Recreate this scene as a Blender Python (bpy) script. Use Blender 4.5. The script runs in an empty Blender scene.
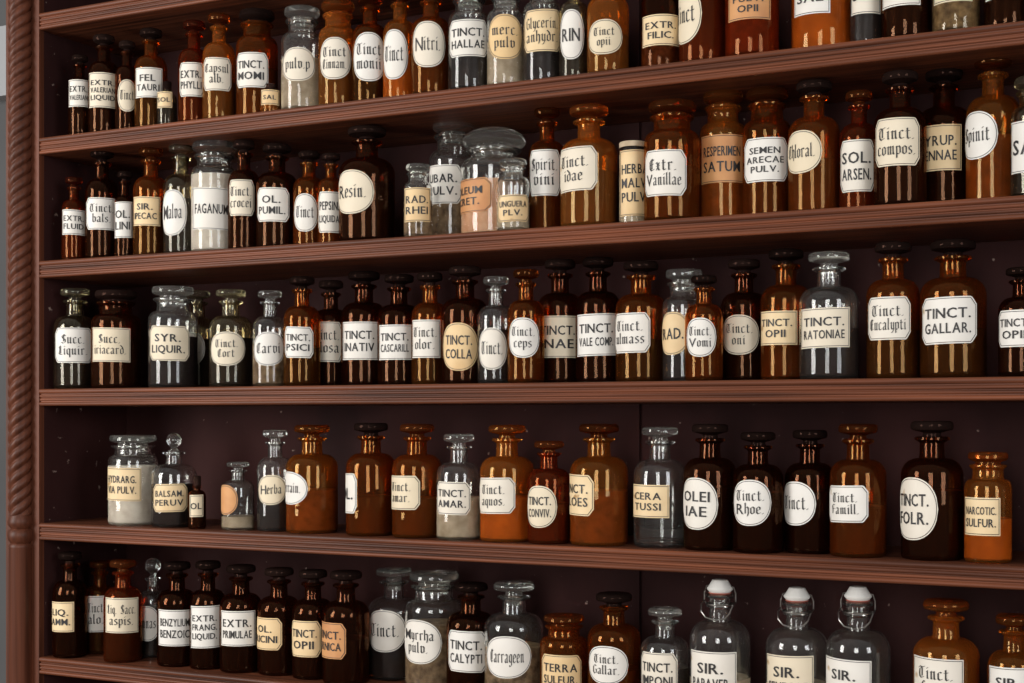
import bpy, math, random
from mathutils import Vector
random.seed(7)
scene = bpy.context.scene
F = 1024*50/36.0
YAW = math.radians(26.7)
ZC = 2.105
EYE = 1.45
HOR = 419.0
CX, CY = ZC*math.sin(YAW), -ZC*math.cos(YAW)
DEPTH = 0.225
SN, CS = math.sin(YAW), math.cos(YAW)

def at_px(px, y):
    u = (px-512)/F
    z = (y-CY)/(CS+u*SN)
    X = CX + z*(-SN+u*CS)
    return X, z, u

# ------------------------------------------------------------ materials
def new_mat(name):
    m = bpy.data.materials.new(name); m.use_nodes = True
    nt = m.node_tree; nt.nodes.clear()
    out = nt.nodes.new('ShaderNodeOutputMaterial')
    return m, nt, out
def N(nt, t, **kw):
    n = nt.nodes.new(t)
    for k, v in kw.items():
        if k in n.inputs: n.inputs[k].default_value = v
        else: setattr(n, k, v)
    return n
def math_n(nt, op, a, b=None):
    n = nt.nodes.new('ShaderNodeMath'); n.operation = op
    for i, v in enumerate((a, b)):
        if v is None: continue
        if isinstance(v, (int, float)): n.inputs[i].default_value = v
        else: nt.links.new(v, n.inputs[i])
    return n.outputs[0]
def mixc(nt, fac, a, b, bt='MIX'):
    n = nt.nodes.new('ShaderNodeMix'); n.data_type = 'RGBA'; n.blend_type = bt
    for s, v in ((n.inputs[0], fac), (n.inputs[6], a), (n.inputs[7], b)):
        if isinstance(v, (int, float)): s.default_value = v
        elif isinstance(v, tuple): s.default_value = (*v, 1) if len(v) == 3 else v
        else: nt.links.new(v, s)
    return n.outputs[2]

def glass_mat(name, tint, glow, gfac, rough=0.0):
    """real refracting glass (modelled with an outer and an inner wall) with a matte tint standing in for refracted glow"""
    m, nt, out = new_mat(name); L = nt.links.new
    oi = N(nt, 'ShaderNodeObjectInfo')
    rv = math_n(nt, 'MULTIPLY_ADD', oi.outputs['Random'], 0.7); rv.node.inputs[2].default_value = 0.65
    vm = nt.nodes.new('ShaderNodeVectorMath'); vm.operation = 'SCALE'
    vm.inputs[0].default_value = glow; L(rv, vm.inputs['Scale'])
    g = N(nt, 'ShaderNodeBsdfGlass', Roughness=rough, IOR=1.48)
    g.inputs['Color'].default_value = (*tint, 1)
    df = N(nt, 'ShaderNodeBsdfDiffuse'); L(vm.outputs[0], df.inputs[0])
    tl = N(nt, 'ShaderNodeBsdfTranslucent'); L(vm.outputs[0], tl.inputs[0])
    m0 = N(nt, 'ShaderNodeMixShader', Fac=.6); L(df.outputs[0], m0.inputs[1]); L(tl.outputs[0], m0.inputs[2])
    m1 = N(nt, 'ShaderNodeMixShader', Fac=gfac); L(g.outputs[0], m1.inputs[1]); L(m0.outputs[0], m1.inputs[2])  # glow colour mixed in to imitate light refracted through the glass
    nz = N(nt, 'ShaderNodeTexNoise', Scale=30.0, Detail=1.0)
    tc = N(nt, 'ShaderNodeTexCoord'); L(tc.outputs['Object'], nz.inputs['Vector'])
    bp = N(nt, 'ShaderNodeBump', Strength=0.15, Distance=0.004); L(nz.outputs[0], bp.inputs['Height'])
    L(bp.outputs[0], g.inputs['Normal'])
    L(m1.outputs[0], out.inputs[0])
    return m

def pbr(name, c1, c2, scale=20, rough=0.5, stretch=(1, 1, 1), bump=0.0, detail=4, spots=None, metallic=0, coat=0, spec=0.5, coords='Object', aged=None):
    m, nt, out = new_mat(name); L = nt.links.new
    b = N(nt, 'ShaderNodeBsdfPrincipled', Roughness=rough, Metallic=metallic)
    b.inputs['Coat Weight'].default_value = coat
    b.inputs['Specular IOR Level'].default_value = spec
    tc = N(nt, 'ShaderNodeTexCoord'); mp = N(nt, 'ShaderNodeMapping'); mp.inputs['Scale'].default_value = stretch
    L(tc.outputs[coords], mp.inputs[0])
    nz = N(nt, 'ShaderNodeTexNoise', Scale=scale, Detail=detail); L(mp.outputs[0], nz.inputs['Vector'])
    rm = N(nt, 'ShaderNodeMapRange'); rm.inputs[1].default_value = .32; rm.inputs[2].default_value = .68
    L(nz.outputs[0], rm.inputs[0])
    col = mixc(nt, rm.outputs[0], c1, c2)
    if spots:
        n2 = N(nt, 'ShaderNodeTexNoise', Scale=spots[0], Detail=3.0); L(tc.outputs[coords], n2.inputs['Vector'])
        r2 = N(nt, 'ShaderNodeMapRange'); r2.inputs[1].default_value = spots[1]; r2.inputs[2].default_value = spots[1]+.04
        L(n2.outputs[0], r2.inputs[0])
        col = mixc(nt, r2.outputs[0], col, spots[2])
    if aged:
        oi = N(nt, 'ShaderNodeObjectInfo')
        f = math_n(nt, 'POWER', oi.outputs['Random'], 2.5)
        col = mixc(nt, f, col, aged, 'MULTIPLY')
    L(col, b.inputs['Base Color'])
    if bump:
        bp = N(nt, 'ShaderNodeBump', Strength=bump, Distance=0.003); L(nz.outputs[0], bp.inputs['Height']); L(bp.outputs[0], b.inputs['Normal'])
    L(b.outputs[0], out.inputs[0])
    return m

M = {}
M['gA'] = glass_mat('glass_amber', (.84, .50, .22), (.50, .155, .032), .08)
M['gB'] = glass_mat('glass_bright_amber', (.95, .68, .34), (.74, .28, .055), .11)
M['gD'] = glass_mat('glass_dark_amber', (.58, .31, .18), (.17, .05, .022), .05)
M['gR'] = glass_mat('glass_red_amber', (.78, .36, .17), (.46, .10, .03), .07)
M['gC'] = glass_mat('glass_clear', (.99, .993, .985), (.65, .64, .60), .02)
M['gG'] = glass_mat('glass_smoky', (.92, .88, .76), (.42, .36, .24), .025)
M['sA'] = glass_mat('stopper_amber', (.66, .33, .13), (.24, .07, .02), .22)
M['sB'] = glass_mat('stopper_bright_amber', (.85, .5, .2), (.38, .12, .028), .2)
M['sD'] = glass_mat('stopper_dark', (.28, .15, .11), (.048, .027, .022), .5)
M['sR'] = glass_mat('stopper_red', (.55, .22, .10), (.2, .04, .02), .2)
M['sC'] = glass_mat('stopper_clear', (.975, .98, .965), (.65, .64, .60), .08)
M['sG'] = glass_mat('stopper_smoky', (.85, .82, .7), (.42, .37, .28), .10)
for k, n, a, b, s, r, bu in [
    ('k', 'liquid_black', (.012, .006, .005), (.024, .011, .007), 15, .3, 0),
    ('b', 'liquid_brown', (.055, .016, .006), (.12, .034, .010), 15, .3, 0),
    ('o', 'content_orange', (.38, .115, .022), (.56, .20, .038), 30, .5, .2),
    ('r', 'content_rust', (.16, .043, .017), (.27, .077, .026), 60, .8, .4),
    ('w', 'powder_white', (.70, .61, .50), (.86, .79, .68), 60, .9, .5),
    ('p', 'powder_peach', (.72, .38, .21), (.85, .54, .34), 60, .9, .5),
    ('t', 'powder_tan', (.42, .32, .21), (.60, .49, .35), 60, .9, .5),
    ('g', 'content_herbs', (.14, .085, .045), (.36, .24, .13), 90, .9, .8)]:
    M[k] = pbr(n, a, b, s, r, bump=bu, spec=.1)
M['LW'] = pbr('label_paper_white', (.79, .765, .71), (.69, .655, .59), 14, .6, spots=(22, .65, (.50, .38, .24)), aged=(.95, .84, .64))
M['LC'] = pbr('label_paper_cream', (.80, .63, .38), (.68, .48, .25), 16, .6, spots=(26, .64, (.42, .25, .10)), aged=(.95, .85, .7))
M['LO'] = pbr('label_paper_orange', (.62, .31, .12), (.46, .19, .07), 20, .6)
M['ink'] = pbr('label_ink', (.012, .011, .012), (.03, .026, .024), 60, .5)
M['cer'] = pbr('ceramic_white', (.80, .79, .75), (.70, .69, .65), 30, .2)
M['wire'] = pbr('bail_wire_steel', (.34, .32, .30), (.20, .18, .16), 80, .35, metallic=1)
M['rub'] = pbr('rubber_washer', (.42, .10, .06), (.30, .07, .04), 50, .7)
wood_f = pbr('mahogany_shelf_wood', (.048, .0155, .008), (.205, .063, .028), 16, .45, stretch=(.15, 7, 7), bump=.15, detail=8, spec=.25)
wood_s = pbr('mahogany_side_wood', (.050, .0155, .008), (.14, .043, .021), 16, .45, stretch=(5, 5, .15), bump=.12, detail=8, spec=.25)
wood_b = pbr('cabinet_back_paint', (.022, .0078, .0075), (.044, .0155, .014), 7, .7, stretch=(1, 1, .4), bump=.1, detail=7, spots=(75, .71, (.25, .18, .15)), spec=.10)

# ------------------------------------------------------------ mesh builder
class MB:
    def __init__(s): s.v = []; s.f = []; s.m = []; s.mats = []
    def mi(s, mat):
        if mat not in s.mats: s.mats.append(mat)
        return s.mats.index(mat)
    def lathe(s, prof, mat, seg=40, c=(0, 0), cap0=True, cap1=True):
        mi = s.mi(mat); b = len(s.v); n = len(prof)
        for r, z in prof:
            for i in range(seg):
                a = 2*math.pi*i/seg
                s.v.append((c[0]+r*math.cos(a), c[1]+r*math.sin(a), z))
        for j in range(n-1):
            for i in range(seg):
                i2 = (i+1) % seg
                s.f.append((b+j*seg+i, b+j*seg+i2, b+(j+1)*seg+i2, b+(j+1)*seg+i)); s.m.append(mi)
        if cap0: s.f.append(tuple(b+i for i in range(seg))[::-1]); s.m.append(mi)
        if cap1: s.f.append(tuple(b+(n-1)*seg+i for i in range(seg))); s.m.append(mi)
    def box(s, x0, x1, y0, y1, z0, z1, mat):
        mi = s.mi(mat); b = len(s.v)
        for x in (x0, x1):
            for y in (y0, y1):
                for z in (z0, z1): s.v.append((x, y, z))
        for q in ((0, 1, 3, 2), (4, 6, 7, 5), (0, 4, 5, 1), (2, 3, 7, 6), (0, 2, 6, 4), (1, 5, 7, 3)):
            s.f.append(tuple(b+i for i in q)); s.m.append(mi)
    def prism(s, poly, x0, x1, mat):
        mi = s.mi(mat); b = len(s.v); n = len(poly)
        for x in (x0, x1):
            for y, z in poly: s.v.append((x, y, z))
        for i in range(n):
            j = (i+1) % n
            s.f.append((b+i, b+j, b+n+j, b+n+i)); s.m.append(mi)
        s.f.append(tuple(b+i for i in range(n))[::-1]); s.m.append(mi)
        s.f.append(tuple(b+n+i for i in range(n))); s.m.append(mi)
    def tube(s, pts, r, mat, seg=7):
        mi = s.mi(mat); b = len(s.v); pts = [Vector(p) for p in pts]
        for k, p in enumerate(pts):
            t = (pts[min(k+1, len(pts)-1)]-pts[max(k-1, 0)]).normalized()
            a = Vector((0, 0, 1)) if abs(t.z) < .9 else Vector((1, 0, 0))
            u = t.cross(a).normalized(); w = t.cross(u)
            for i in range(seg):
                an = 2*math.pi*i/seg
                s.v.append(tuple(p+u*r*math.cos(an)+w*r*math.sin(an)))
        for k in range(len(pts)-1):
            for i in range(seg):
                i2 = (i+1) % seg
                s.f.append((b+k*seg+i, b+k*seg+i2, b+(k+1)*seg+i2, b+(k+1)*seg+i)); s.m.append(mi)
    def make(s, name, loc=(0, 0, 0), sharp=40, smooth=True):
        me = bpy.data.meshes.new(name); me.from_pydata(s.v, [], s.f)
        for m in s.mats: me.materials.append(m)
        me.polygons.foreach_set('material_index', s.m)
        me.polygons.foreach_set('use_smooth', [smooth]*len(s.f))
        me.update()
        if smooth: me.set_sharp_from_angle(angle=math.radians(sharp))
        o = bpy.data.objects.new(name, me); o.location = loc
        scene.collection.objects.link(o)
        return o

# ------------------------------------------------------------ lettering
NIB = (.15, .09)
def mn(x, top=.95): return [(x-.06, top-.1), (x, top), (x, .08), (x+.08, 0)]
G = {
 'a': [[(.05, .8), (.2, .95), (.4, .85), (.4, .1), (.5, 0)], [(.4, .52), (.1, .4), (.04, .15), (.16, 0), (.4, .14)]],
 'b': [[(.05, 1.5), (.05, .1), (.25, 0), (.43, .15), (.43, .75), (.3, .95), (.05, .8)]],
 'c': [[(.38, .85), (.22, .97), (.04, .8), (.04, .15), (.2, 0), (.4, .1)]],
 'd': [[(.02, 1.45), (.3, 1.12), (.43, .8), (.43, .15), (.25, 0), (.04, .15), (.04, .75), (.25, .95), (.4, .85)]],
 'e': [[(.08, .45), (.4, .6), (.38, .85), (.2, .97), (.04, .8), (.04, .15), (.2, 0), (.4, .12)]],
 'f': [[(.38, 1.38), (.25, 1.5), (.12, 1.3), (.12, -.05)], [(0, .9), (.33, .9)]],
 'g': [[(.4, .85), (.2, .95), (.04, .8), (.04, .2), (.2, .05), (.4, .15)], [(.4, .95), (.4, -.3), (.2, -.45), (.02, -.3)]],
 'h': [[(.05, 1.5), (.05, .03)], [(.05, .75), (.3, .95), (.43, .8), (.43, .05), (.33, -.3)]],
 'i': [mn(.08), [(.05, 1.25), (.12, 1.32)]],
 'j': [[(.08, .95), (.08, -.25), (-.05, -.4)], [(.05, 1.25), (.12, 1.32)]],
 'k': [[(.05, 1.5), (.05, 0)], [(.05, .6), (.35, .95)], [(.12, .6), (.4, 0)]],
 'l': [[(.06, 1.5), (.06, .1), (.16, 0)]],
 'm': [mn(.06), [(.1, .82), (.34, .95), (.36, .08), (.42, 0)], [(.4, .82), (.64, .95), (.66, .08), (.76, 0)]],
 'n': [mn(.06), [(.1, .82), (.36, .95), (.38, .08), (.48, 0)]],
 'o': [[(.22, .97), (.04, .8), (.04, .15), (.22, 0), (.42, .15), (.42, .8), (.22, .97)]],
 'p': [[(.05, .95), (.05, -.45)], [(.05, .8), (.3, .95), (.43, .8), (.43, .15), (.25, 0), (.05, .1)]],
 'q': [[(.4, .85), (.2, .95), (.04, .8), (.04, .2), (.2, .0), (.4, .15)], [(.4, .95), (.4, -.45)]],
 'r': [mn(.06), [(.1, .82), (.3, .97), (.38, .85)]],
 's': [[(.36, .85), (.2, .97), (.05, .8), (.08, .6), (.36, .4), (.36, .15), (.2, 0), (.02, .12)]],
 't': [[(.1, 1.25), (.1, .12), (.22, 0), (.34, .1)], [(-.02, .9), (.3, .9)]],
 'u': [mn(.06), [(.14, .02), (.38, .15)], [(.32, .85), (.4, .95), (.4, .08), (.5, 0)]],
 'v': [[(-.02, .85), (.06, 1), (.06, .15), (.22, 0), (.42, .2), (.42, .8), (.3, .97), (.1, .8)]],
 'x': [[(.0, .9), (.1, .95), (.3, .05), (.42, 0)], [(.36, .92), (.05, .02)], [(.05, .5), (.36, .5)]],
 'y': [[(0, .85), (.06, .95), (.06, .2), (.2, .02), (.4, .2)], [(.4, .95), (.4, .0), (.2, -.4), (.05, -.4)]],
 'z': [[(.02, .9), (.38, .92), (.08, .5), (.36, .4), (.34, .05), (.05, -.2)]],
 'T': [[(.0, 1.2), (.15, 1.38), (.4, 1.3), (.72, 1.4)], [(.42, 1.3), (.12, 1.05), (.05, .6), (.1, .2), (.3, 0), (.62, .15)], [(.42, 1.25), (.42, .25)]],
 'S': [[(.6, 1.2), (.35, 1.42), (.1, 1.2), (.15, .9), (.55, .6), (.58, .2), (.3, 0), (0, .15)], [(.35, 1.3), (.3, .3)]],
 'E': [[(.55, 1.25), (.3, 1.42), (.05, 1.1), (.05, .3), (.25, 0), (.6, .15)], [(.1, .7), (.5, .78)], [(.32, 1.3), (.3, .2)]],
 'L': [[(.3, 1.4), (.1, 1.2), (.25, .9), (.1, .15), (.3, .05), (.6, .0)], [(.35, 1.4), (.35, .2)]],
 'A': [[(.0, 1.2), (.2, 1.4), (.5, 1.3), (.55, .1), (.65, 0)], [(.2, 1.3), (.1, .5), (.15, .1), (0, 0)], [(.1, .6), (.55, .6)]],
 'G': [[(.55, 1.25), (.3, 1.42), (.05, 1.1), (.05, .3), (.25, 0), (.58, .15), (.58, .7), (.35, .7)]],
 'C': [[(.55, 1.25), (.3, 1.42), (.05, 1.1), (.05, .3), (.25, 0), (.6, .15)], [(.35, 1.3), (.32, .3)]],
 'F': [[(.6, 1.35), (.3, 1.42), (.1, 1.2), (.2, .9), (.2, .1), (0, 0)], [(.2, .75), (.55, .8)]],
 '.': [[(.03, .0), (.1, .05)]],
}
def stroke_glyph(ch):
    V = []; Fc = []; nx, ny = NIB
    for pl in G[ch]:
        for (ax, ay), (bx, by) in zip(pl[:-1], pl[1:]):
            dx, dy = bx-ax, by-ay
            b = len(V)
            V += [(ax, ay), (ax+nx, ay+ny), (bx+nx, by+ny), (bx, by)]
            Fc.append((b, b+1, b+2, b+3) if nx*dy-ny*dx > 0 else (b+3, b+2, b+1, b))
            l = math.hypot(dx, dy) or 1; px, py = -dy/l*.03, dx/l*.03
            b = len(V)
            V += [(ax+px, ay+py), (ax-px, ay-py), (bx+nx-px, by+ny-py), (bx+nx+px, by+ny+py)]
            Fc.append((b, b+1, b+2, b+3))
    return V, Fc
SANS = {}
def build_sans(chars):
    objs = []
    for ch in chars:
        c = bpy.data.curves.new('g', 'FONT'); c.body = ch; c.resolution_u = 2
        c.offset = .008
        o = bpy.data.objects.new('g', c); scene.collection.objects.link(o); objs.append((ch, o, c))
    dg = bpy.context.evaluated_depsgraph_get(); dg.update()
    for ch, o, c in objs:
        me = o.evaluated_get(dg).to_mesh()
        V = [(v.co.x, v.co.y) for v in me.vertices]; Fc = [tuple(p.vertices) for p in me.polygons]
        o.evaluated_get(dg).to_mesh_clear()
        if V:
            x0 = min(v[0] for v in V); V = [((v[0]-x0)*1.0, v[1]) for v in V]
        SANS[ch] = (V, Fc)
    for ch, o, c in objs:
        bpy.data.objects.remove(o); bpy.data.curves.remove(c)
build_sans(sorted(set('ABCDEFGHIJKLMNOPQRSTUVWXYZ.-abcdefghijklmnopqrstuvwxyz')))
def layout(line):
    goth = any(ch.islower() for ch in line)
    V = []; Fc = []; x = 0
    for ch in line:
        if ch == ' ': x += .35; continue
        if goth and ch in G: gv, gf = stroke_glyph(ch); sc = .5
        elif ch in SANS: gv, gf = SANS[ch]; sc = 1
        else: continue
        b = len(V); x0 = min(v[0] for v in gv)*sc; x1 = max(v[0] for v in gv)*sc
        V += [(x+v[0]*sc-x0, v[1]*sc) for v in gv]
        Fc += [tuple(b+i for i in f) for f in gf]
        if not goth:
            b = len(V); V += [(x+v[0]*sc-x0+.03, v[1]*sc) for v in gv]; Fc += [tuple(b+i for i in f) for f in gf]
        x += x1-x0+(.05 if goth else .12)
    return V, Fc, x, goth

def shape_half(shape, u):
    u = min(1, abs(u))
    if shape == 'e': return math.sqrt(max(0, 1-u**2.4))
    if shape == 'o': return 1 if u < .80 else 1-(u-.80)/.20*.34
    return 1
def perim(shape, k):
    P = []
    if shape == 'e':
        for i in range(48):
            a = 2*math.pi*i/48; c, s = math.cos(a), math.sin(a)
            P.append((math.copysign(abs(c)**(2/2.4), c)*k[0], math.copysign(abs(s)**(2/2.0), s)*k[1]))
        return P
    cx, cy = (.80, .66) if shape == 'o' else (1, 1)
    c = [(-cx, 1), (cx, 1), (1, cy), (1, -cy), (cx, -1), (-cx, -1), (-1, -cy), (-1, cy)]
    for i in range(8):
        a, b = c[i], c[(i+1) % 8]
        n = 12 if i in (0, 4) else 2
        for j in range(n):
            t = j/n; P.append(((a[0]+(b[0]-a[0])*t)*k[0], (a[1]+(b[1]-a[1])*t)*k[1]))
    return P

def add_label(mb, r, a0, a1, z0, z1, tocam, shape, paper, text):
    ac, ah = (a0+a1)/2, (a1-a0)/2; zc, zh = (z0+z1)/2, (z1-z0)/2
    rt = (-tocam[1], tocam[0])
    tilt = random.uniform(-.03, .03)
    def P(u, v, off):
        a = ac+ah*u; R = r+off
        return (R*(math.cos(a)*tocam[0]+math.sin(a)*rt[0]), R*(math.cos(a)*tocam[1]+math.sin(a)*rt[1]), zc+zh*v+tilt*u*ah*r)
    mi = mb.mi(paper); b = len(mb.v); n = 28
    for i in range(n+1):
        u = -1+2*i/n; u = math.copysign(abs(u)**.8, u); h = shape_half(shape, u)
        mb.v += [P(u, -h, .0006), P(u, h, .0006)]
    for i in range(n):
        mb.f.append((b+2*i, b+2*i+2, b+2*i+3, b+2*i+1)); mb.m.append(mi)
    ink = mb.mi(M['ink'])
    W = ah*r; kk = lambda d: (1-d/W, 1-d/zh)
    A, B = perim(shape, kk(.0016)), perim(shape, kk(.0024)); b = len(mb.v); n = len(A)
    for p, q in zip(A, B): mb.v += [P(*p, .0010), P(*q, .0010)]
    for i in range(n):
        j = (i+1) % n
        mb.f.append((b+2*i, b+2*i+1, b+2*j+1, b+2*j)); mb.m.append(ink)
    lines = text.split('|')
    nl = len(lines); inset = .70 if shape == 'e' else .80
    avail = 2*zh*(.64 if nl > 1 else .42)*(.9 if shape == 'e' else 1)
    lh = avail/nl
    for k, ln in enumerate(lines):
        V, Fc, wd, goth = layout(ln)
        if not V: continue
        capH = .72
        maxw = 2*W*inset
        sy = lh*(.80 if goth else .70)/capH
        sx = maxw/wd
        sx = min(sx, sy*1.15)
        sy = min(sy, sx*2.0)
        yc = (nl/2-k-.5)*lh
        b = len(mb.v)
        for x, y in V:
            X = (x-wd/2)*sx; Y = yc+(y-capH/2+(.04 if goth else 0))*sy
            mb.v.append(P(X/W, Y/zh, .0013))
        for f in Fc: mb.f.append(tuple(b+i for i in f)); mb.m.append(ink)

# ------------------------------------------------------------ bottles
def smooth_shoulder(r, nr, z0, h, n=9):
    P = []
    for i in range(n+1):
        t = i/n*math.pi/2
        P.append((nr*1.06+(r-nr*1.06)*math.cos(t)**.9 if i < n else nr*1.06, z0+h*math.sin(t)*.92))
    P.append((nr, z0+h*1.06))
    return P
def base_prof(r):
    return [(r*.80, .0015), (r*.88, 0), (r*.96, .001), (r*.995, .004), (r, .008)]
WALL = .0020
def inner(r, nr, zs, hs, ztop):
    """inner wall, listed from the mouth down so the shell is one closed surface"""
    ri, ni = r-WALL, nr*.80
    P = [(ri*.5, .006), (ri*.85, .005), (ri*.97, .0075), (ri, .012), (ri, zs*.5)]
    P += smooth_shoulder(ri, ni, zs-.0005, hs)
    P += [(ni, ztop-.03)] if ztop-.03 > zs+hs*1.2 else []
    P += [(nr*.80, ztop)]
    return P[::-1]
def bottle(kind, gl, r, H, fill, fc, n=0):
    mb = MB(); g = M['g'+gl]; st = M['s'+gl]
    if gl in 'AD' and random.random() < .6: st = M['sD']
    if gl in 'BR' and random.random() < .3: st = M['sA']
    if kind in ('s', 'b', 'v'):
        nr = r*(.40 if kind == 's' else .36); zs, hs = .60*H, .14*H
        if kind == 'b': zs, hs = .54*H, .14*H
        hs = min(hs, r*1.0); zs = zs+(.14*H-hs)*.5
        ztop = .885*H if kind == 's' else .80*H
        lip = nr*1.40
        prof = base_prof(r)+[(r, zs*.5)]+smooth_shoulder(r, nr, zs, hs)
        prof += [(nr*.97, ztop-.045*H), (lip*.9, ztop-.028*H), (lip, ztop-.022*H), (lip, ztop-.008*H), (lip*.9, ztop)]
        mb.lathe(prof+inner(r, nr, zs, hs, ztop), g)
        if kind == 's':
            cr = nr*1.72
            mb.lathe([(nr*.62, ztop-.09*H), (nr*.76, ztop+.001), (nr*.70, ztop+.028*H), (cr*.75, ztop+.042*H), (cr*.95, ztop+.05*H), (cr, ztop+.062*H), (cr, H-.028*H), (cr*.96, H-.012*H), (cr*.85, H-.002*H), (cr*.4, H)], st)
        elif kind == 'b':
            br = (H-ztop)*.40; zc = H-br
            P = [(nr*.6, ztop-.09*H), (nr*.75, ztop+.001), (nr*.5, ztop+.02*H)]
            for i in range(12):
                a = -1.2+i*(1.2+1.45)/11; P.append((br*math.cos(a), zc+br*math.sin(a)))
            mb.lathe(P, st)
        else:
            mb.lathe([(nr*.7, ztop-.05*H), (nr*.78, ztop+.0005), (nr*1.25, ztop+.001), (nr*1.3, H-.02*H), (nr*1.1, H)], M['sD'])
        top = zs
    elif kind in ('w', 'd', 'p'):
        nr = r*.66; zs, hs = .66*H, .10*H
        if kind == 'p': nr = r*.74; zs, hs = .70*H, .08*H
        if kind == 'd': nr = r*.70; zs, hs = .62*H, .10*H
        ztop = .885*H if kind != 'd' else .80*H
        lip = nr*1.20
        prof = base_prof(r)+[(r, zs*.5)]+smooth_shoulder(r, nr, zs, hs)
        prof += [(nr*.98, ztop-.05*H), (lip*.94, ztop-.028*H), (lip, ztop-.02*H), (lip, ztop-.006*H), (lip*.94, ztop)]
        mb.lathe(prof+inner(r, nr*1.08, zs, hs, ztop), g)
        if kind == 'd':
            cr = r*.98; P = [(nr*.75, ztop-.08*H), (nr*.82, ztop+.001), (nr*.8, ztop+.02*H), (cr*.93, ztop+.035*H), (cr, ztop+.06*H)]
            for i in range(1, 9):
                a = i/8*1.45; P.append((cr*math.cos(a), ztop+.06*H+(H-ztop-.06*H)*math.sin(a)))
            mb.lathe(P, st)
        else:
            cr = nr*1.28
            mb.lathe([(nr*.75, ztop-.08*H), (nr*.82, ztop+.001), (nr*.8, ztop+.022*H), (cr*.9, ztop+.038*H), (cr, ztop+.055*H), (cr, H-.025*H), (cr*.94, H-.005*H), (cr*.5, H)], st)
        top = zs
    elif kind == 'j':
        zs = .93*H; top = .9*H
        mb.lathe(base_prof(r)+[(r, .90*H), (r*.93, .93*H), (r*.9, .94*H)], g, cap1=False)
        mb.lathe([(r*.98, .935*H), (r*1.0, .945*H), (r*1.0, .99*H), (r*.95, H)], M['t'])
    elif kind == 'g':
        nr = r*.36; zs, hs = .56*H, .15*H; ztop = .89*H
        prof = base_prof(r)+[(r, zs*.5)]+smooth_shoulder(r, nr, zs, hs)
        prof += [(nr*.95, ztop-.10*H), (nr*1.25, ztop-.09*H), (nr*1.25, ztop-.075*H), (nr*.95, ztop-.065*H), (nr*1.0, ztop-.03*H), (nr*1.3, ztop-.02*H), (nr*1.3, ztop-.004*H), (nr*.95, ztop)]
        mb.lathe(prof+inner(r, nr, zs, hs, ztop), g)
        mb.lathe([(nr*.9, ztop+.0002), (nr*1.05, ztop+.002), (nr*1.05, ztop+.012*H), (nr*.9, ztop+.014*H)], M['rub'])
        z0 = ztop+.014*H
        mb.lathe([(nr*.95, z0), (nr*1.18, z0+.004), (nr*1.2, z0+.03*H), (nr*1.0, z0+.05*H), (nr*.85, H-.025*H), (nr*.7, H-.006*H), (nr*.35, H)], M['cer'])
        w = .0010; zr = ztop-.07*H
        ring = [(nr*1.3*math.cos(a*math.pi/10), nr*1.3*math.sin(a*math.pi/10), zr+.0) for a in range(21)]
        mb.tube(ring, w, M['wire'])
        zb = H-.05*H
        for sg in (-1, 1):
            mb.tube([(sg*nr*1.32, 0, zr), (sg*nr*1.50, 0, zr+.02*H), (sg*nr*1.5, 0, zr+.08*H), (sg*nr*1.3, 0, zb-.005*H), (sg*nr*.9, 0, zb)], w, M['wire'])
            mb.tube([(sg*nr*1.50, 0, zr+.02*H), (sg*nr*1.5, -nr*.9, zr-.0*H), (sg*nr*1.35, -nr*1.3, zr-.05*H), (sg*nr*.9, -nr*1.4, zr-.09*H)], w, M['wire'])
        mb.tube([(-nr*.9, -nr*1.4, zr-.09*H), (0, -nr*1.5, zr-.105*H), (nr*.9, -nr*1.4, zr-.09*H)], w, M['wire'])
        mb.tube([(-nr*.95, 0, zb), (0, 0, zb), (nr*.95, 0, zb)], w, M['wire'])
        top = zs
    if fc != 'n':
        fz = min(fill*H, top*1.02); ri = r-WALL*.5
        mb.lathe([(ri*.85, .0040), (ri*.97, .0055), (ri, .010), (ri, fz-.002), (ri*.99, fz)], M[fc], seg=40)
    return mb

NAMES = {'s': {'A': 'amber_apothecary_bottle', 'B': 'amber_apothecary_bottle', 'D': 'dark_apothecary_bottle', 'R': 'red_brown_apothecary_bottle', 'C': 'clear_apothecary_bottle', 'G': 'smoky_apothecary_bottle'},
 'b': 'ball_stopper_bottle', 'v': 'small_medicine_vial', 'w': 'wide_mouth_apothecary_jar', 'd': 'domed_stopper_jar', 'p': 'powder_jar', 'j': 'labelled_specimen_jar', 'g': 'swing_top_bottle'}
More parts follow.
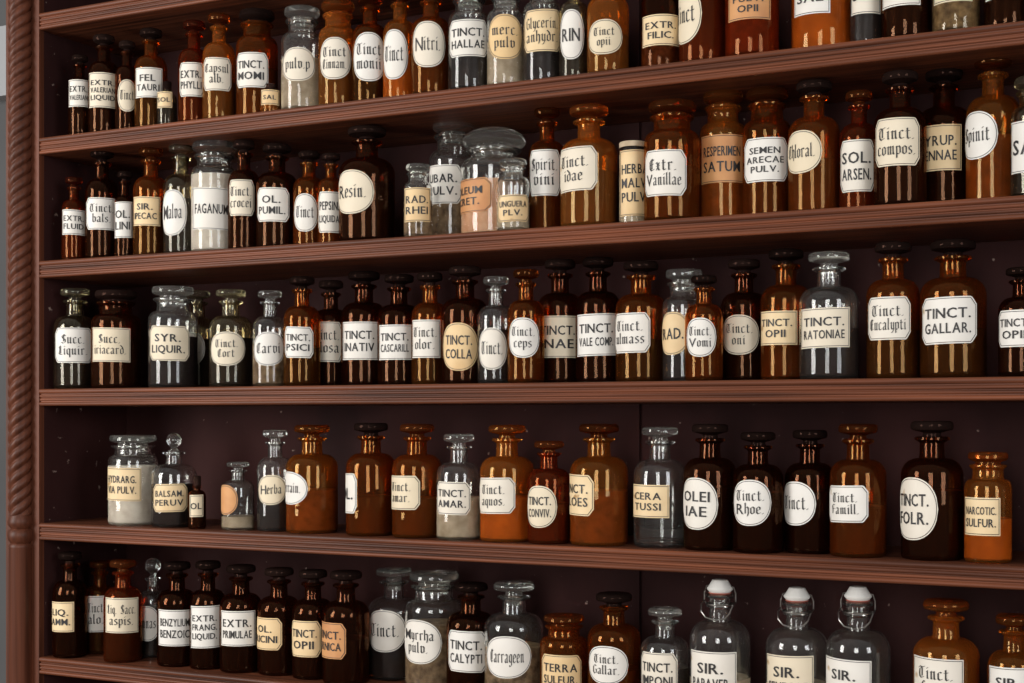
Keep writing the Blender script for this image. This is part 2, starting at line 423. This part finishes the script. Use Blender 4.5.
# cx, w, top, kind, glass, fill, content, label(x0,x1,y0,y1), shape, paper, text, order
R1 = [
 (80,24,56,'s','D',.4,'k',(69,89,80,107),'r','W','EXTR.|VALERIAN',0),
 (104,32,36,'s','D',.4,'k',(89,117,73,108),'r','W','EXTR.|VALERIAN|LIQUID',0),
 (127,24,42,'s','D',.4,'k',(118,136,80,112),'e','W','Tinct',2),
 (151,33,30,'s','A',.4,'k',(136,162,68,98),'r','W','FEL|TAURI',0),
 (167,20,82,'v','G',.5,'k',(158,172,92,108),'r','C','SOL',1),
 (194,32,22,'s','R',.4,'b',(180,204,63,97),'o','W','EXTR.|PHYLLI',0),
 (219,33,15,'s','B',.35,'b',(203,231,58,91),'o','W','Capsul|alb.',0),
 (257,42,12,'w','A',.45,'b',(237,268,53,88),'o','W','TINCT.|MOMI',0),
 (271,21,84,'v','A',.5,'g',(260,279,90,108),'r','C','SAL',1),
 (302,42,9,'w','C',.5,'t',(282,315,48,82),'e','W','pulv.p',0),
 (338,39,3,'w','B',.4,'b',(316,351,38,80),'e','W','Tinct|Cinnam.',0),
 (370,36,-4,'s','A',.4,'k',(352,385,33,82),'e','W','Tinct|monii',0),
 (400,34,-8,'s','B',.4,'o',(381,408,30,80),'e','W','Tinct',0),
 (431,40,-10,'s','A',.4,'b',(412,445,22,68),'e','W','Nitri.',0),
 (469,42,-12,'w','C',.45,'k',(449,487,20,57),'o','W','TINCT.|HALLAE',0),
 (506,38,-14,'w','C',.45,'t',(488,522,15,60),'e','C','merc.|pulv',0),
 (543,40,-22,'w','C',.4,'k',(525,560,10,52),'o','C','Glycerin.|anhydr.',0),
 (574,30,-26,'s','G',.45,'k',(560,584,10,60),'e','W','RIN',0),
 (608,42,-32,'s','B',.35,'b',(588,622,20,55),'e','W','Tinct|opii',0),
 (661,40,-30,'w','D',.4,'g',(643,679,15,46),'r','C','EXTR.|FILIC.',0),
 (703,48,-45,'s','R',.55,'b',(680,702,-15,42),'e','W','Tinct',0),
 (752,54,-60,'w','R',.6,'r',(729,770,-12,20),'r','O','PULV.|OPII',0),
 (822,62,-70,'w','B',.5,'o',(795,830,-20,14),'r','W','SAL',0),
 (867,34,-80,'s','C',.5,'k',(852,880,-25,14),'r','W','SOL',0),
 (906,50,-85,'w','D',.5,'k',(883,920,-30,6),'r','W','OL',0),
 (956,48,-90,'w','G',.5,'g',(934,972,-30,2),'r','W','OL',0),
 (1006,44,-95,'s','D',.5,'k',(984,1020,-40,-2),'r','W','OL',0),
]
R2 = [
 (74,25,178,'s','R',.4,'b',(62,85,210,235),'r','W','EXTR.|FLUID',0),
 (102,34,150,'s','D',.4,'k',(84,117,198,230),'o','W','Tinct.|bals.',0),
 (125,22,172,'s','D',.4,'k',(114,132,202,238),'r','W','OL.|LINI',2),
 (151,36,148,'s','A',.4,'k',(133,160,197,226),'r','C','SIR.|IPECAC',0),
 (181,36,145,'s','G',.5,'k',(163,187,190,236),'e','W','Malva',0),
 (214,46,143,'p','C',.70,'w',(192,231,188,230),'r','W','FAGANUM',0),
 (244,32,141,'s','D',.4,'k',(229,254,180,216),'o','W','Tinct.|crocei',0),
 (277,42,145,'s','D',.4,'k',(257,289,188,222),'o','W','OL.|PUMIL.',0),
 (309,32,152,'s','A',.4,'b',(293,318,194,232),'e','W','Tinct',0),
 (331,27,154,'s','A',.4,'b',(318,341,192,233),'o','W','PEPSIN.|LIQUIDA',0),
 (367,56,128,'s','D',.5,'k',(341,374,170,214),'e','W','Resin.',0),
 (418,29,165,'w','C',.5,'g',(404,430,188,222),'r','C','RAD.|RHEI',0),
 (453,48,122,'w','C',.4,'g',(430,462,165,204),'o','W','UBAR.|PULV.',0),
 (494,66,128,'d','C',.50,'p',(461,492,178,212),'o','O','OLEUM|CRET.',0),
 (513,33,160,'w','C',.40,'t',(495,528,195,222),'o','C','UNGUERA|PLV.',1),
 (547,37,108,'s','A',.5,'b',(530,560,150,196),'o','W','Spirit.|vini',0),
 (589,57,107,'s','B',.45,'b',(559,597,147,191),'o','W','Tinct.|idae',0),
 (633,28,143,'j','C',.85,'t',(620,650,150,216),'r','C','HERBA|MALV.|PULV.',0),
 (672,56,103,'w','A',.45,'b',(645,686,150,196),'o','W','Extr.|Vanillae',0),
 (723,47,92,'w','B',.5,'r',(700,743,135,183),'r','O','RESPERIMEN|SATUM',0),
 (767,49,90,'w','A',.4,'b',(743,787,138,182),'o','W','SEMEN|ARECAE|PULV.',0),
 (814,52,82,'s','A',.4,'b',(788,822,130,173),'e','W','Chloral.',0),
 (859,40,92,'s','R',.4,'b',(839,874,140,192),'o','W','SOL.|ARSEN.',0),
 (900,53,73,'s','D',.5,'k',(872,919,118,166),'o','W','Tinct.|compos.',0),
 (944,55,70,'s','D',.5,'k',(918,961,125,171),'r','C','SYRUP.|SENNAE',0),
 (993,55,57,'s','B',.45,'r',(965,998,110,158),'e','W','Spinit',0),
 (1036,52,78,'w','G',.4,'k',(1011,1050,120,172),'r','W','SAL',0),
]
R3 = [
 (75,43,289,'s','G',.50,'k',(55,92,328,363),'o','W','Succ.|Liquir.',1),
 (116,50,291,'w','D',.50,'k',(92,130,328,362),'r','W','Succ.|iriacard.',0),
 (173,50,287,'w','C',.50,'k',(150,189,326,361),'o','W','SYR.|LIQUIR.',0),
 (198,36,291,'s','G',.50,'k',(180,205,332,366),'e','W','uruth.',2),
 (231,44,290,'s','G',.50,'k',(209,245,332,366),'e','W','Tinct.|Cort',0),
 (270,35,291,'s','C',.45,'g',(254,284,332,366),'e','W','Carvi',0),
 (302,37,277,'s','A',.35,'k',(284,313,327,358),'o','W','TINCT.|PSICI',0),
 (331,36,281,'s','D',.4,'k',(314,342,322,362),'o','W','Tinct.|ulosa',0),
 (364,46,272,'s','D',.4,'k',(342,378,322,360),'r','W','TINCT.|INATIV',0),
 (399,43,275,'s','D',.4,'k',(379,412,325,360),'r','W','TINCT.|CASCARILL',0),
 (430,37,273,'s','A',.4,'k',(413,440,320,358),'r','W','Tinct.|olor.',0),
 (465,47,267,'s','D',.4,'k',(441,478,323,371),'e','C','TINCT.|COLLA',0),
 (496,37,277,'s','C',.5,'k',(479,507,328,370),'e','W','Tinct.',0),
 (526,37,270,'s','A',.35,'b',(509,539,318,358),'e','W','Tinct.|ceps',0),
 (560,45,260,'s','D',.4,'k',(540,578,316,358),'r','W','TINCT.|INAE',0),
 (598,45,258,'s','D',.4,'k',(578,616,314,356),'r','W','TINCT.|VALE COMP.',0),
 (641,51,262,'s','A',.35,'k',(614,650,313,353),'o','W','Tinct.|ulmass',0),
 (684,43,270,'w','C',.4,'k',(663,690,312,355),'e','C','RAD.',0),
 (704,38,276,'s','A',.35,'b',(684,716,318,357),'e','W','Tinct.|Vomi',1),
 (744,47,260,'s','D',.4,'k',(721,759,315,355),'e','W','Tinct.|oni',0),
 (786,51,250,'s','A',.35,'b',(760,797,311,345),'r','C','TINCT.|OPII',0),
 (829,60,253,'s','C',.40,'k',(798,849,308,348),'r','W','TINCT.|RATONIAE',0),
 (893,54,243,'s','A',.35,'k',(866,910,297,340),'o','W','Tinct.|Eucalypti',0),
 (953,67,241,'s','A',.35,'k',(920,976,297,344),'o','W','TINCT.|GALLAR.',0),
 (1022,48,268,'s','D',.4,'k',(1000,1034,310,347),'o','W','TINCT.|OPII',0),
]
R4 = [
 (133,50,435,'p','C',.66,'w',(110,141,468,501),'r','C','HYDRARG.|VIA PULV.',0),
 (174,46,433,'b','C',.46,'k',(154,187,484,512),'o','C','BALSAM.|PERUV',0),
 (197,18,476,'v','D',.6,'k',(190,203,495,517),'r','W','OL',0),
 (238,33,462,'s','C',.2,'t',(222,238,485,515),'e','O','',0),
 (275,36,430,'s','C',.45,'k',(258,286,475,505),'e','W','Herba',0),
 (312,52,425,'s','B',.40,'r',(286,308,472,505),'e','W','Ferrain.',0),
 (371,50,423,'s','A',.35,'b',(344,357,474,514),'o','W','OL.',0),
 (417,50,424,'s','A',.35,'b',(391,420,476,510),'o','W','Tinct.|amar.',0),
 (459,45,434,'s','C',.40,'t',(436,470,482,515),'o','W','TINCT.|AMAR.',0),
 (507,54,425,'s','B',.38,'o',(480,515,478,514),'o','W','Tinct.|aquos.',0),
 (549,43,441,'s','R',.40,'b',(527,557,486,528),'e','W','TINCT.|CONVIV.',0),
 (599,58,424,'s','B',.45,'r',(569,594,475,516),'o','C','TINCT.|ALOES',0),
 (660,53,427,'s','C',.10,'n',(634,669,485,518),'r','C','CERA|TUSSI',0),
 (710,53,424,'s','D',.5,'k',(684,718,478,530),'e','W','OLEI|IAE',0),
 (758,51,432,'s','D',.5,'k',(731,771,480,526),'e','W','Tinct.|Rhoe.',0),
 (810,51,430,'s','D',.5,'k',(784,816,482,526),'e','W','Tinct.',0),
 (858,57,424,'s','A',.38,'b',(829,868,486,523),'o','W','Tinct.|Famill.',0),
 (932,63,421,'s','D',.5,'k',(903,938,478,541),'e','W','TINCT.|FOLR.',0),
 (988,48,452,'w','B',.40,'o',(965,1000,498,536),'r','C','NARCOTIC.|SULFUR.',0),
]
R5 = [
 (70,35,552,'s','D',.4,'k',(53,74,602,632),'r','C','LIQ.|AMM.',0),
 (100,31,561,'s','A',.4,'k',(87,107,596,632),'o','W','Tinct.|alo.',2),
 (123,39,560,'s','R',.35,'k',(106,138,598,633),'r','W','Liq. Sacc.|aspis.',0),
 (153,31,558,'b','C',.5,'k',(138,160,606,641),'e','W','omnas',2),
 (177,40,562,'s','D',.4,'k',(158,192,610,646),'r','W','BENZYLIUM|BENZOIC',0),
 (208,37,561,'s','D',.4,'k',(191,220,606,648),'r','W','EXTR.|FRANG.|LIQUID.',0),
 (241,43,565,'s','D',.4,'k',(219,255,611,646),'r','W','EXTR.|PRIMULAE',0),
 (279,43,568,'s','D',.4,'k',(258,282,618,650),'o','C','OL.|RICINI',0),
 (313,42,570,'s','D',.4,'k',(293,321,621,657),'o','C','TINCT.|OPII',0),
 (346,47,571,'s','D',.4,'k',(320,346,623,659),'o','O','TINCT.|ARNICA',0),
 (394,52,568,'s','C',.5,'k',(368,406,610,652),'e','W','Tinct.',0),
 (434,58,572,'w','C',.55,'g',(405,442,620,664),'e','W','Myrrha|pulv.',0),
 (471,49,583,'s','D',.4,'k',(447,486,631,672),'o','W','TINCT.|CALYPTI',0),
 (514,59,582,'s','C',.45,'g',(484,531,636,678),'e','W','Carrageen',0),
 (564,48,615,'w','A',.45,'b',(540,581,655,692),'o','C','TERRA|SULFUR.',0),
 (614,53,593,'s','A',.35,'b',(586,628,646,684),'e','W','Tinct.|Gallar.',0),
 (665,49,608,'s','C',.45,'k',(640,677,653,695),'o','W','TINCT.|IMPONI',0),
 (720,61,579,'g','C',.30,'t',(690,736,652,700),'r','W','SIR.|PAPAVER.',0),
 (797,63,587,'g','C',.30,'t',(766,813,656,704),'r','W','SIR.|SENEGAE',0),
 (858,65,586,'g','C',.30,'t',(826,871,660,706),'r','W','SIR.|OPII',0),
 (946,67,600,'s','B',.38,'r',(914,963,659,706),'r','W','Tinct.|ferri',0),
 (1014,54,615,'s','B',.38,'r',(985,1032,668,712),'r','W','SIR.|RHEI',0),
]
SH = [EYE+h for h in (.722, .500, .281, .0534, -.185, -.4234)]
rows = [(R1, SH[1]), (R2, SH[2]), (R3, SH[3]), (R4, SH[4]), (R5, SH[5])]
XL = at_px(39, 0)[0]
for row, zsft in rows:
    placed = []
    order = sorted(range(len(row)), key=lambda i: ({1: 0, 0: 1, 2: 2}[row[i][11]], -row[i][0]))
    for i in order:
        cx, w, top, kind, gl, fill, fc, lab, shp, pap, txt, fl = row[i]
        def dims(y):
            X, z, u = at_px(cx, y)
            r = w/2*z/F/math.sqrt(1+u*u)
            if cx < 90: r = max(.8*r, min(r, X-XL-.0015))
            return X, z, r
        y = .005+w/2*2.2/F
        ok = False
        while y < DEPTH:
            X, z, r = dims(y)
            if y-r >= (.004 if cx < 90 else .009) and all(math.hypot(X-a, y-b) > r+c+.0012 for a, b, c in placed) and X-r > XL+.001:
                ok = y+r < DEPTH-.004; break
            y += .002
        if not ok:
            y = max(.03, DEPTH-.006-w/2*2.2/F)
            while True:
                X, z, r = dims(y)
                gap = min([math.hypot(X-a, y-b)-c for a, b, c in placed]+[9])-.0012
                if gap > .010 or y < .03: break
                y -= .004
            r = min(r, max(gap, .008), DEPTH-.004-y)
            print('SQUEEZE', row[i][0], top, round(r, 4))
        placed.append((X, y, r))
        H = (HOR-top)*z/F+EYE-zsft
        mb = bottle(kind, gl, r, H, fill, fc)
        tc = Vector((CX-X, CY-y)).normalized(); tc = (tc.x, tc.y)
        x0, x1, y0, y1 = lab
        hw = w/2
        def ang(s):
            return math.asin(max(-1, min(1, s)))
        a1 = ang((x1-cx)/hw) if x1-cx < hw*.96 else 1.45
        a0 = ang((x0-cx)/hw) if x0-cx > -hw*.88 else max(min(ang(-.9), a1-1.75), -1.9)
        zl = z-r*.85
        z1_ = (HOR-y0)*zl/F+EYE-zsft; z0_ = (HOR-y1)*zl/F+EYE-zsft
        add_label(mb, r, a0, a1, max(z0_, .012), z1_, tc, shp, M['L'+pap], txt)
        nm = NAMES[kind]; nm = nm[gl] if isinstance(nm, dict) else nm
        mb.make(nm, (X, y, zsft+.0003))
    X = max(p[0]+p[2] for p in placed)+.02
    while X < 1.26:
        r = random.uniform(.028, .038); X += r+.006
        gl = random.choice('ABDDCG'); H = random.uniform(.15, .19)
        mb = bottle('s', gl, r, H, .4, random.choice('kkb'))
        add_label(mb, r, -.9, .8, .045, .085, (0, -1), random.choice('oer'), M['LW'], random.choice(['TINCT.|OPII', 'Tinct.|amar.', 'EXTR.|FLUID']))
        mb.make(NAMES['s'][gl], (X, r+.016, zsft+.0003)); X += r

# ------------------------------------------------------------ cabinet
XR = 1.34
T = .030
cab = bpy.data.objects.new('apothecary_cabinet', None); scene.collection.objects.link(cab)
def child(o): o.parent = cab; return o
def shelf_poly(z):
    P = [(DEPTH, z), (.004, z)]
    segs = [(.0, .0085), (.0100, .0155), (.0165, .0215), (.0230, .0300)]
    for a, b in segs:
        n = 6; h = b-a
        for i in range(n+1):
            t = math.pi*i/n
            P.append((.0035-min(h/2, .004)*math.sin(t), z-(a+h*(1-math.cos(t))/2)))
    P.append((.004, z-T)); P.append((DEPTH, z-T))
    return P
for zt in SH+[.80, .57]:
    mb = MB(); mb.prism(shelf_poly(zt), XL+.0005, XR-.0005, wood_f); child(mb.make('shelf_board', sharp=55))
CT = 2.42
xs0 = at_px(6, 0)[0]
mb = MB(); mb.box(xs0, XL, 0, DEPTH+.02, 0, CT, wood_s); child(mb.make('side_panel_left', smooth=False))
mb = MB(); mb.box(XR, XR+.06, 0, DEPTH+.02, 0, CT, wood_s); child(mb.make('side_panel_right', smooth=False))
mb = MB(); mb.box(XL, XL+.0004, .012, DEPTH, .3, CT-.02, wood_b); child(mb.make('side_lining', smooth=False))
xj = at_px(641, DEPTH)[0]
mb = MB()
mb.box(XL, xj-.003, DEPTH+.0002, DEPTH+.02, 0, CT, wood_b)
mb.box(xj+.002, XR, DEPTH+.0002, DEPTH+.02, 0, CT, wood_b)
mb.box(xj-.003, xj+.002, DEPTH+.006, DEPTH+.02, 0, CT, wood_b)
child(mb.make('back_panel', smooth=False))
mb = MB(); mb.box(xs0-.03, XR+.09, -.04, DEPTH+.02, CT, CT+.03, wood_f); mb.box(xs0-.015, XR+.075, -.025, DEPTH+.02, CT-.0, CT+.06, wood_f)
mb.box(xs0-.045, XR+.105, -.055, DEPTH+.02, CT+.06, CT+.085, wood_f); child(mb.make('cornice', smooth=False))
mb = MB(); mb.box(XL, XR, .004, DEPTH, 0.0, .5, wood_s)
for k in range(4):
    a = XL+.02+k*(XR-XL)/4; b = a+(XR-XL)/4-.04
    mb.box(a, b, -.008, .004, .09, .48, wood_s); mb.box(a+.05, b-.05, -.014, -.008, .14, .43, wood_s)
child(mb.make('base_cupboard', smooth=False))
def column(xc, name):
    mb = MB(); mi = mb.mi(wood_s); R = .0215; seg = 60
    zr = EYE-(530-HOR)*at_px(20, 0)[1]/F
    z = zr+.028; rings = []
    while z < CT-.03:
        ring = []
        for i in range(seg):
            a = 2*math.pi*i/seg
            ph = a*4-(z*2*math.pi/.082)*4
            rr = R*(.76+.24*abs(math.sin(ph/2))**.8)
            ring.append((xc+rr*math.cos(a), -.008+rr*math.sin(a), z))
        rings.append(ring); z += .0016
    b = len(mb.v)
    for rg in rings: mb.v += rg
    for j in range(len(rings)-1):
        for i in range(seg):
            i2 = (i+1) % seg
            mb.f.append((b+j*seg+i, b+j*seg+i2, b+(j+1)*seg+i2, b+(j+1)*seg+i)); mb.m.append(mi)
    c = (xc, -.008)
    P = [(R*.95, .0), (R*.95, zr-.030), (R*1.0, zr-.026), (R*.8, zr-.022), (R*1.02, zr-.016), (R*1.08, zr-.008), (R*1.02, zr), (R*.78, zr+.004), (R*1.0, zr+.010), (R*1.05, zr+.016), (R*.98, zr+.022), (R*.85, zr+.03)]
    mb.lathe(P, wood_s, seg=48, c=c)
    mb.lathe([(R*1.0, CT-.032), (R*1.08, CT-.02), (R*1.08, CT)], wood_s, seg=48, c=c)
    o = mb.make(name, sharp=70); child(o)
column(at_px(20.5, -.008)[0], 'rope_column_left')
column(XR+.03, 'rope_column_right')

# ------------------------------------------------------------ room
grey = pbr('wall_grey_paint', (.055, .056, .057), (.07, .071, .072), 3, .8)
mb = MB(); mb.box(-3.5, 4, DEPTH+.021, DEPTH+.12, 0, 3.1, grey); mb.make('wall_back', smooth=False)
fl = pbr('floor_boards_wood', (.12, .07, .04), (.22, .13, .08), 8, .4, stretch=(.2, 3, 1))
mb = MB(); mb.box(-3.5, 4, -4.5, DEPTH+.12, -.05, -.0001, fl); mb.make('floor', smooth=False)
white = pbr('white_trim_paint', (.27, .28, .29), (.32, .33, .34), 5, .5)
mb = MB(); mb.box(-3.5, xs0-.048, DEPTH-.012, DEPTH+.0208, 2.10, 2.24, white); mb.make('trim_1', smooth=False)

# ------------------------------------------------------------ light
w = bpy.data.worlds.new('room_ambient'); scene.world = w; w.use_nodes = True
nt = w.node_tree; bg = nt.nodes['Background']
tc = nt.nodes.new('ShaderNodeTexCoord'); sx = nt.nodes.new('ShaderNodeSeparateXYZ'); nt.links.new(tc.outputs['Generated'], sx.inputs[0])
cr = nt.nodes.new('ShaderNodeValToRGB'); mr = nt.nodes.new('ShaderNodeMapRange'); mr.inputs[1].default_value = -.6; mr.inputs[2].default_value = .9
nt.links.new(sx.outputs[2], mr.inputs[0]); nt.links.new(mr.outputs[0], cr.inputs[0])
cr.color_ramp.elements[0].color = (.11, .085, .07, 1); cr.color_ramp.elements[1].color = (.76, .74, .72, 1)
nt.links.new(cr.outputs[0], bg.inputs[0]); bg.inputs[1].default_value = .56
def area(name, loc, target, sx, sy, e, col):
    l = bpy.data.lights.new(name, 'AREA'); l.shape = 'RECTANGLE'; l.size = sx; l.size_y = sy; l.energy = e; l.color = col
    o = bpy.data.objects.new(name, l); o.location = loc
    o.rotation_euler = (Vector(target)-Vector(loc)).to_track_quat('-Z', 'Y').to_euler()
    scene.collection.objects.link(o)
area('added_light_left', (-2.1, -2.2, 1.9), (.0, 0, 1.5), .9, 1.7, 74, (1, .97, .94))  # added unseen area light, placed for rim highlights on the bottles
area('added_light_centre', (.9, -3.6, 2.0), (.1, 0, 1.5), 1.0, 1.6, 50, (1, .99, .97))  # added unseen area light behind the camera, mirrored as streaks in the glass
area('added_light_right', (3.1, -1.9, 2.0), (.1, 0, 1.5), .9, 1.5, 36, (.96, .97, 1))  # added unseen area light from the right, for highlights on the glass

cd = bpy.data.cameras.new('camera'); cd.lens = 50; cd.sensor_width = 36; cd.shift_y = (HOR-341.5)/1024
co = bpy.data.objects.new('camera', cd); co.location = (CX, CY, EYE); co.rotation_euler = (math.pi/2, 0, YAW)
scene.collection.objects.link(co); scene.camera = co
scene.view_settings.view_transform = 'Standard'
